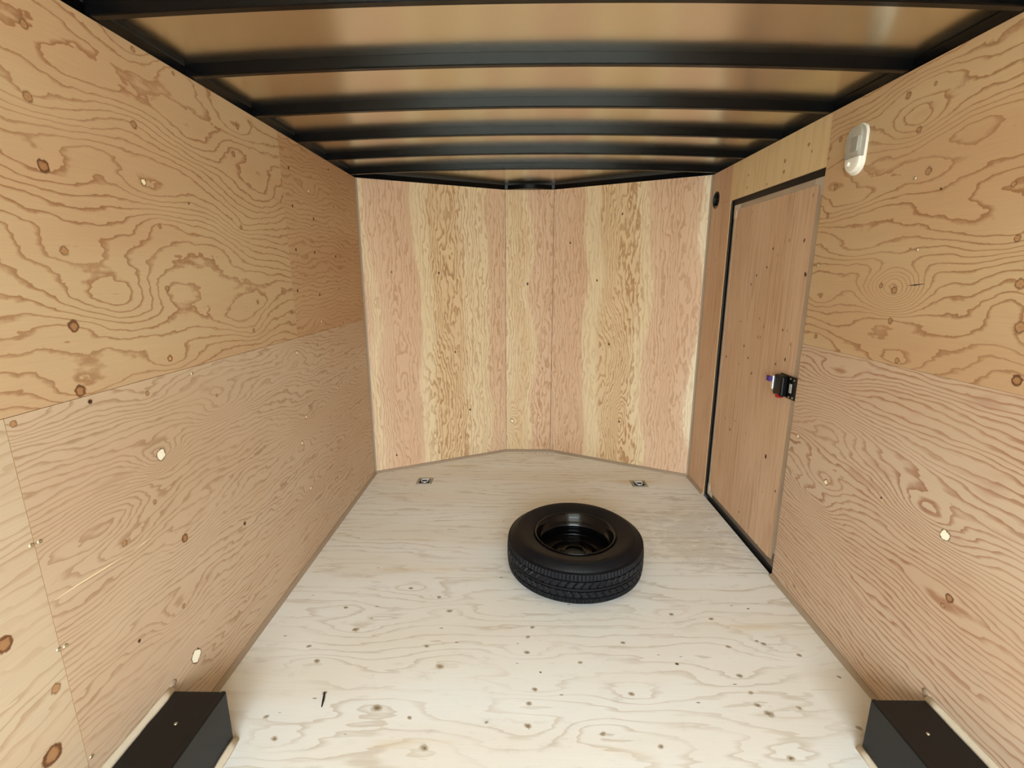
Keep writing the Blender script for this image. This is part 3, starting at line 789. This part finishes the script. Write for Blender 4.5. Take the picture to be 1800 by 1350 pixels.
# rubber seal bead along the far side
dpart(sweep('door_seal', [((XR+0.010, DY1-0.010, 0.01), (0,1,0), (-1,0,0)), ((XR+0.010, DY1-0.010, DZ1-0.01), (0,1,0), (-1,0,0))],
            [(0.008*math.cos(a), 0.006*math.sin(a)) for a in np.linspace(0, 2*math.pi, 9)[:-1]], M['gap_black']))
# grey metal edging of the leaf: one strip per side, corner plates
ex0 = DX - 0.0025
dpart(box('edge_strip', (ex0, LY0, LZ0), (DX+0.02, LY0+0.050, LZ1), M['alu_grey'], None, 0.001, 1))
dpart(box('edge_strip', (ex0, LY1-0.020, LZ0), (DX+0.02, LY1+0.001, LZ1), M['alu_grey'], None, 0.001, 1))
dpart(box('edge_strip', (ex0, LY0, LZ1-0.028), (DX+0.02, LY1, LZ1+0.001), M['alu_grey'], None, 0.001, 1))
dpart(box('edge_strip', (ex0, LY0, LZ0-0.001), (DX+0.02, LY1, LZ0+0.022), M['alu_dark'], None, 0.001, 1))
def corner(y, z, sy, sz, mat=M['alu_corner']):
    bm = bmesh.new()
    pts = [(0,0),(0.075,0),(0.075,0.024),(0.034,0.032),(0.026,0.075),(0,0.075)]
    a = [bm.verts.new((ex0-0.0025, y+sy*p, z+sz*q)) for p, q in pts]; b = [bm.verts.new((DX+0.01, y+sy*p, z+sz*q)) for p, q in pts]
    bm.faces.new(a); bm.faces.new(b[::-1])
    for i in range(6): bm.faces.new((a[i], b[i], b[(i+1)%6], a[(i+1)%6]))
    return dpart(bm_obj('corner_plate', bm, mat))
corner(LY0, LZ1, 1, -1); corner(LY1, LZ1, -1, -1); corner(LY0, LZ0, 1, 1, M['alu_dark']); corner(LY1, LZ0, -1, 1)

# latch on the door leaf
la_y, la_z = 2.300, 0.983
def latch():
    bm = bmesh.new()                # mounting plate + raised housing
    add_box(bm, (ex0-0.008, la_y-0.078, la_z-0.056), (ex0+0.001, la_y+0.062, la_z+0.056), 0.004, 2)
    add_box(bm, (ex0-0.040, la_y-0.018, la_z-0.052), (ex0-0.004, la_y+0.060, la_z+0.052), 0.010, 3)
    L = bm_obj('door_latch', bm, M['latch_black'])
    dpart(L); L['label'] = 'black plastic door latch with a small white sticker and red button'
    def sub(o): o.parent = L; return o
    sub(box('latch_lever', (ex0-0.047, la_y+0.050, la_z-0.026), (ex0-0.038, la_y+0.063, la_z+0.042), M['zinc'], None, 0.003, 2))
    sub(box('lever_tag', (ex0-0.062, la_y+0.056, la_z+0.012), (ex0-0.048, la_y+0.088, la_z+0.038), M['purple'], None, 0.002, 1))
    sub(box('keeper', (ex0-0.012, la_y+0.060, la_z-0.050), (ex0-0.004, la_y+0.078, la_z+0.010), M['zinc'], None, 0.002, 1))
    b = lathe('release_button', [(0,0.010),(0.014,0.010),(0.019,0.006),(0.019,-0.01)], 20, M['red'])
    b.matrix_world = basis((ex0-0.026, la_y+0.014, la_z-0.050), (1,0,0), (0,-1,0), (0,0,-1)); sub(b)
    sub(box('white_sticker', (ex0-0.0092, la_y-0.052, la_z-0.024), (ex0-0.0078, la_y-0.033, la_z+0.020), M['sticker']))
    # barcode bars on the stickers
    bm = bmesh.new()
    for i in range(7):
        z0 = la_z - 0.020 + i*0.0055
        add_box(bm, (ex0-0.0096, la_y-0.049, z0), (ex0-0.0091, la_y-0.036, z0 + (0.0012 if i % 2 else 0.0024)))
    sub(bm_obj('barcode', bm, M['latch_black']))
    for (dy, dz) in ((-0.066, 0.042), (-0.066, -0.044), (-0.034, 0.044), (-0.034, -0.046)):
        o = bpy.data.objects.new('screw', SCREW); COL.objects.link(o); o.parent = L
        o.matrix_local = basis((ex0-0.0078, la_y+dy, la_z+dz), (0,0.0048,0), (0,0,0.0048), (-0.0048,0,0))
latch()

# ================================================================== ROOF BOWS
def bow(yn, label):
    """arched rectangular steel tube under the roof sheet; yn = near face"""
    w = 0.027; c = 0.003
    path = []
    for i in range(41):
        x = -1.2285 + 2.457 * i / 40
        zt = roof_z(x, yn + w/2) - 0.0004
        path.append(((x, yn, zt), (0,1,0), (0,0,1)))
    h = 0.037
    pr = [(c,-h),(w-c,-h),(w,-h+c),(w,-0.0),(0,-0.0),(0,-h+c)]
    o = sweep('roof_bow', path, pr, M['steel_black'])
    return tag(o, label, 'roof beam', 'black steel roof bows')
for y, lab in ((1.415, 'black arched roof bow closest to the camera, cut off by the top of the photo'),
               (1.803, 'longest fully visible black arched roof bow, second from the camera'),
               (2.216, 'black arched roof bow third from the camera, over the near edge of the side door'),
               (2.615, 'black arched roof bow third from the nose wall, above the middle of the side door'),
               (3.003, 'black arched roof bow second from the nose wall, above the far side of the door'),
               (3.395, 'black arched roof bow closest to the nose wall, at its two side corners')):
    bow(y, lab)

# ================================================================== WHEEL BOXES
def wheel_box(s, label):
    x0 = XL if s < 0 else XR
    xi = x0 + (-s) * 0.184
    top = 0.196
    root = tag(empty('wheel_box', (x0 - s*0.09, WB1-0.1, 0)), label, 'wheel box', 'black wheel boxes along the side walls')
    def add(o):
        o.parent = root; o.matrix_parent_inverse = Matrix.Translation(-root.location); return o
    g = 0.0008
    xa, xb = sorted((x0 - s*g, xi))
    bm = bmesh.new(); add_box(bm, (xa, WB0, 0.0006), (xb, WB1, top), 0.003, 2)
    add(bm_obj('box_shell', bm, M['box_black']))
    # raised seam of the top plate
    ya = xi + s*0.002
    bm = bmesh.new(); add_box(bm, (min(ya, ya+s*0.012), WB0, top-0.001), (max(ya, ya+s*0.012), WB1, top+0.0015), 0.0006, 1)
    add(bm_obj('folded_edge', bm, M['box_black']))
    # pale sealant along wall and floor
    q = [(0,0),(0.013,0),(0.011,0.006),(0.004,0.014),(0,0.016)]
    n = 46
    def lumpy(base, side, upv):
        path = []
        rnd = random.Random(3 + s)
        for i in range(n):
            y = WB0 + (WB1 + 0.004 - WB0) * i / (n - 1)
            k = 1 + (rnd.random() - 0.5) * 0.25
            path.append(((base[0], y, base[1]), (side*k, 0, 0), (0, 0, k)))
        return path
    add(sweep('sealant_bead', lumpy((x0 - s*0.0003, top), -s*1.25, 1), q, M['caulk_pale'], None, True))
    add(sweep('sealant_bead', lumpy((xi - s*0.0003, 0.0003), -s*1.3, 1), q, M['caulk_pale'], None, True))
    # end of the wall bead: a smear of sealant
    bm = bmesh.new(); bmesh.ops.create_icosphere(bm, subdivisions=2, radius=1.0)
    for v in bm.verts: v.co = Vector((x0 - s*0.0012 - s*max(0.0, v.co.x)*0.004, WB1+0.014 + v.co.y*0.016, top+0.012 + v.co.z*0.013*(1+0.2*math.sin(v.co.y*5))))
    add(bm_obj('sealant_smear', bm, M['caulk'], None, True))
    o = bpy.data.objects.new('screw', SCREW); COL.objects.link(o); add(o)
    o.matrix_basis = basis((x0 - s*0.10, WB1 - 0.115, top), (0.005,0,0), (0,0.005,0), (0,0,0.005))
wheel_box(-1, 'black painted steel wheel box against the left wall')
wheel_box(1, 'black painted steel wheel box against the right wall')

# ================================================================== SPARE WHEEL
def spare_wheel():
    cx, cy, R, Wd = 0.208, 2.273, 0.355, 0.216
    root = tag(empty('spare_wheel', (cx, cy, 0)), 'black spare tyre on a black steel rim lying flat on the floor', 'spare wheel')
    # carcass: sidewalls and bead, tread face with grooves and sipes
    SEG = 360
    side = [(0.205,0.030),(0.209,0.022),(0.222,0.016),(0.245,0.010),(0.275,0.003),(0.292,0.0),(0.304,0.0025),(0.318,0.012),(0.330,0.022),(0.336,0.030)]
    prof = [(r, z, -1) for r, z in side]
    # tread bands: (z0, z1, band id); grooves between them
    bands = [(0.036,0.062,0),(0.068,0.098,1),(0.104,0.114,2),(0.118,0.148,3),(0.154,0.180,4)]
    def tr(z):
        t = (z - Wd/2) / (Wd/2)
        return R - 0.016 * abs(t) ** 2.6
    prof.append((tr(0.034)-0.001, 0.034, -1))
    for b0, b1, bid in bands:
        nst = 4
        for i in range(nst + 1): 
            z = b0 + (b1 - b0) * i / nst
            prof.append((tr(z), z, bid))
        if bid < 4:
            prof.append((tr(b1)-0.008, b1 + 0.0006, -1)); prof.append((tr(b1)-0.008, bands[bid+1][0]-0.0006, -1))
    prof.append((tr(0.182)-0.001, 0.182, -1))
    prof += [(r, Wd - z, -1) for r, z in side[::-1]]
    n = len(prof); V = []; F = []
    for i in range(SEG):
        a = 2 * math.pi * i / SEG
        for (r, z, bid) in prof:
            rr = r
            if bid in (0, 4) and i % 3 == 0: rr -= 0.004
            if bid in (1, 3):
                k = int((z - 0.068) / 0.010) if bid == 1 else -int((z - 0.118) / 0.010)
                if (i + k) % 6 == 0: rr -= 0.006
            V.append((rr * math.cos(a), rr * math.sin(a), z))
    for i in range(SEG):
        j = (i + 1) % SEG
        for k in range(n - 1): F.append((i*n+k, j*n+k, j*n+k+1, i*n+k+1))
    t = mesh_obj('tyre', V, F, M['rubber'], root)
    for p in t.data.polygons:
        c = p.center; p.use_smooth = math.hypot(c.x, c.y) < 0.33
    # raised ribs on the upper sidewall
    for r, z in ((0.300, Wd-0.0012), (0.235, Wd-0.0135)):
        lathe('sidewall_ring', [(r-0.003, z-0.004), (r-0.002, z+0.0006), (r+0.002, z+0.0006), (r+0.003, z-0.004)], 96, M['rubber'], t)
    # shallow shoulder ticks
    bm = bmesh.new()
    for i in range(144):
        a = 2*math.pi*i/144
        m = Matrix.Rotation(a, 4, 'Z')
        q = [(0.322, Wd-0.0140), (0.336, Wd-0.0275)]
        vs_ = []
        for (r, z) in q:
            for sx in (-0.0022, 0.0022): vs_.append(bm.verts.new(m @ Vector((r, sx, z+0.0012))))
        bm.faces.new((vs_[0], vs_[1], vs_[3], vs_[2]))
    st = bm_obj('shoulder_sipes', bm, M['rubber'], t); st['kind'] = 'stuff'
    # rim: outer flange, stepped barrel, disc near the floor with bore and stud holes
    zt = Wd - 0.022
    rp = [(0.196, 0.026), (0.206, zt-0.004), (0.212, zt+0.004), (0.209, zt+0.010), (0.203, zt+0.008), (0.199, zt-0.002), (0.190, zt-0.012), (0.187, zt-0.030), (0.178, zt-0.036), (0.168, zt-0.048),
          (0.166, zt-0.075), (0.172, zt-0.086), (0.172, zt-0.104), (0.166, zt-0.112), (0.156, zt-0.114)]
    rim = lathe('rim', rp, 96, M['rim_black'], root)
    # bottom flange so the barrel closes on the floor side
    lathe('lower_flange', [(0.172, 0.090), (0.180, 0.050), (0.196, 0.034), (0.206, 0.024), (0.209, 0.016), (0.203, 0.013), (0.190, 0.030)], 72, M['rim_black'], rim)
    # disc with real holes
    bm = bmesh.new()
    zf = 0.072; bore = 0.051; pcr, hr = 0.072, 0.0095
    N = 120
    rings = [(0.170, zf+0.016), (0.150, zf+0.010), (0.128, zf+0.004), (0.108, zf+0.010), (0.092, zf+0.020), (0.084, zf+0.020), (0.060, zf+0.020), (bore, zf+0.017), (bore, zf+0.004)]
    # ring subset 84 -> 60 carries the stud holes: build by triangle fill
    def circ(r, z, m=N, ph=0): return [bm.verts.new((r*math.cos(2*math.pi*i/m+ph), r*math.sin(2*math.pi*i/m+ph), z)) for i in range(m)]
    vr = [circ(r, z) for r, z in rings]
    for k in range(len(rings) - 1):
        if k == 5: continue
        for i in range(N):
            j = (i+1) % N
            bm.faces.new((vr[k][i], vr[k][j], vr[k+1][j], vr[k+1][i]))
    edges = []
    for ring in (vr[5], vr[6]):
        for i in range(N):
            edges.append(bm.edges.get((ring[i], ring[(i+1)%N])))
    for h in range(5):
        a = 2*math.pi*h/5 + 0.3
        c = [bm.verts.new((pcr*math.cos(a)+hr*math.cos(2*math.pi*i/14), pcr*math.sin(a)+hr*math.sin(2*math.pi*i/14), zf+0.020)) for i in range(14)]
        c2 = [bm.verts.new((v.co.x, v.co.y, zf+0.010)) for v in c]
        for i in range(14):
            edges.append(bm.edges.new((c[i], c[(i+1)%14])))
            bm.faces.new((c[i], c[(i+1)%14], c2[(i+1)%14], c2[i]))
    bmesh.ops.triangle_fill(bm, edges=edges, use_beauty=True)
    bm_obj('hub_disc', bm, M['rim_black'], rim)
    # valve stem
    vst = lathe('valve_stem', [(0.0,0.030),(0.0035,0.030),(0.0035,0.012),(0.006,0.010),(0.007,0.0),(0.0,0.0)], 12, M['rubber'], rim)
    vst.matrix_local = Matrix.Translation((-0.150, 0.07, zf+0.024))
    root.rotation_euler.z = 0.4
spare_wheel()

# ================================================================== RECESSED TIE-DOWN RINGS
def tie_down(x, y, rz, label):
    root = tag(empty('tie_down_ring', (x, y, 0)), label, 'tie-down', 'recessed floor tie-downs')
    root.rotation_euler.z = rz
    a = 0.058; p = 0.037
    # flange plate with a square opening, sloping pan below the floor line is boxed inside the plate height
    bm = bmesh.new()
    zt = 0.004
    o_ = [(-a,-a),(a,-a),(a,a),(-a,a)]; i_ = [(-p,-p),(p,-p),(p,p),(-p,p)]
    ov = [bm.verts.new((u, v, 0.0004)) for u, v in o_]; ot = [bm.verts.new((u*0.97, v*0.97, zt)) for u, v in o_]; it = [bm.verts.new((u, v, zt)) for u, v in i_]
    for k in range(4):
        j = (k+1) % 4
        bm.faces.new((ov[k], ov[j], ot[j], ot[k])); bm.faces.new((ot[k], ot[j], it[j], it[k]))
    bm_obj('flange_plate', bm, M['zinc_plate'], root)
    bm = bmesh.new()
    it = [bm.verts.new((u, v, zt-0.0003)) for u, v in i_]; ib = [bm.verts.new((u*0.8, v*0.8, -0.017)) for u, v in i_]
    for k in range(4): bm.faces.new((it[k], it[(k+1)%4], ib[(k+1)%4], ib[k]))
    bm.faces.new(ib)
    bm_obj('pan', bm, M['dark_pan'], root)
    # D ring
    path = []
    pts = [(-0.024,0.020)] + [(0.024*math.cos(t), -0.004+0.024*math.sin(t)) for t in np.linspace(math.pi, 2*math.pi, 13)] + [(0.024,0.020)]
    n = len(pts)
    for i in range(n):
        a0 = Vector(pts[(i-1) % n]); b0 = Vector(pts[(i+1) % n]); d = (b0-a0).normalized()
        path.append(((pts[i][0], pts[i][1], 0.0065), (d.y, -d.x, 0), (0,0,1)))
    sweep('d_ring', path, [(0.0045*math.cos(t), 0.0045*math.sin(t)) for t in np.linspace(0, 2*math.pi, 9)[:-1]], M['zinc'], root, True, closed=True)
    box('ring_bracket', (-0.030, 0.016, 0.001), (0.030, 0.034, 0.011), M['zinc'], root, 0.002, 2)
    for u in (-1, 1):
        for v in (-1, 1):
            o = bpy.data.objects.new('screw', SCREW); COL.objects.link(o); o.parent = root
            o.matrix_local = basis((u*0.047, v*0.047, zt), (0.006,0,0), (0,0.006,0), (0,0,0.005))
tie_down(TIES[0][0], TIES[0][1], 0.0, 'square zinc tie-down ring plate set in the floor before the left nose panel')
tie_down(TIES[1][0], TIES[1][1], 0.03, 'square zinc tie-down ring plate set in the floor before the right nose panel')

# ================================================================== DOME LIGHT
def dome_light():
    cy, cz = 2.004, 1.986
    root = tag(empty('interior_light', (XR, cy, cz)), 'oval white plastic interior light with clear lens on the right wall', 'light')
    root.matrix_world = basis((XR, cy, cz), (0,-1,0), (0,0,1), (-1,0,0))    # local x towards the camera, y up, z off the wall
    hw, hh = 0.047, 0.093
    def outline(k, m=48, dx=0, dy=0):
        out = []
        for i in range(m):
            t = 2*math.pi*i/m
            c, s = math.cos(t), math.sin(t)
            r = hw*k
            yy = (hh*k - r) * (1 if s > 0 else -1) if abs(s) > 1e-6 else 0
            out.append((r*c, r*s + yy))
        return out
    def shell(name, levels, mat, cap=True):
        V = []; F = []; m = 48
        for k, z in levels:
            for (x, y) in outline(k): V.append((x, y, z))
        for l in range(len(levels)-1):
            for i in range(m):
                j = (i+1) % m; F.append((l*m+i, l*m+j, (l+1)*m+j, (l+1)*m+i))
        if cap: F.append(tuple(range((len(levels)-1)*m, len(levels)*m)))
        return mesh_obj(name, V, F, mat, root, False)
    shell('base', [(1.0,0.0005),(1.0,0.006),(0.96,0.009),(0.90,0.0095)], M['plastic_white'])
    # raised white switch end (lower third) and clear lens (upper two thirds)
    def dome(name, y0, y1, mat, zt):
        V = []; F = []
        lv = [(0.93,0.009),(0.92,zt*0.7),(0.86,zt*0.93),(0.74,zt),(0.4,zt+0.001)]
        m = 48
        for k, z in lv:
            for (x, y) in outline(k):
                V.append((x, min(y1, max(y0, y)), z))
        for l in range(len(lv)-1):
            for i in range(m):
                j = (i+1) % m; F.append((l*m+i, l*m+j, (l+1)*m+j, (l+1)*m+i))
        F.append(tuple(range((len(lv)-1)*m, len(lv)*m)))
        bm = bmesh.new(); me = bpy.data.meshes.new('t'); me.from_pydata(V, [], F); bm.from_mesh(me); bpy.data.meshes.remove(me)
        bmesh.ops.remove_doubles(bm, verts=bm.verts, dist=0.00005)
        return bm_obj(name, bm, mat, root)
    dome('switch_end', -0.093, -0.031, M['plastic_white'], 0.024)
    ln = dome('lens', -0.0295, 0.093, M['lens'], 0.030)
    # lamp behind the lens
    b = bmesh.new(); add_box(b, (-0.022, -0.01, 0.0096), (0.020, 0.045, 0.014), 0.002, 1)
    bm_obj('bulb_holder', b, M['zinc'], root)
    k = lathe('switch_knob', [(0,0.007),(0.006,0.007),(0.008,0.005),(0.008,0)], 18, M['plastic_white'], root)
    k.matrix_local = Matrix.Translation((-0.012, -0.050, 0.0244))
dome_light()

# ================================================================== ROUND BLACK PORT in the strip beside the nose corner
def wall_port():
    root = tag(empty('round_port', (XR, HOLE_Y, HOLE_Z)), 'round black port in the plywood strip between door and nose corner', 'wall port')
    root.matrix_world = basis((XR, HOLE_Y, HOLE_Z), (0,-1,0), (0,0,1), (-1,0,0))
    r = HOLE_R
    lathe('sleeve', [(r+0.004,0.0004),(r+0.003,0.0025),(r-0.003,0.003),(r-0.005,0.0),(r-0.005,-0.030)], 40, M['gap_black'], root)
    lathe('back_cup', [(r-0.005,-0.028),(r-0.012,-0.034),(0.018,-0.034),(0.014,-0.028),(0,-0.028)], 40, M['gap_black'], root)
    for k in range(3):
        bm = bmesh.new(); add_box(bm, (-0.044, -0.022+0.020*k, -0.024), (0.044, -0.018+0.020*k, -0.012), 0.001, 1)
        bm_obj('louvre', bm, M['steel_black'], root)
wall_port()

# ================================================================== dark sliver lying on the floor
V = []; F = []
pts = [(-0.808,1.464,0.0030),(-0.803,1.445,0.0042),(-0.798,1.424,0.0040),(-0.794,1.402,0.0022)]
S = 6
for (x, y, r) in pts:
    for i in range(S):
        t = 2*math.pi*i/S
        V.append((x + r*math.cos(t), y, 0.0002 + r*0.7 + r*0.7*math.sin(t)))
for i in range(len(pts)-1):
    for k in range(S): F.append((i*S+k, i*S+(k+1)%S, (i+1)*S+(k+1)%S, (i+1)*S+k))
F.append(tuple(range(S-1,-1,-1))); F.append(tuple(range((len(pts)-1)*S, len(pts)*S)))
tag(mesh_obj('dark_sliver', V, F, M['sliver']), 'thin dark sliver lying on the pale floor near the left wheel box', 'sliver')
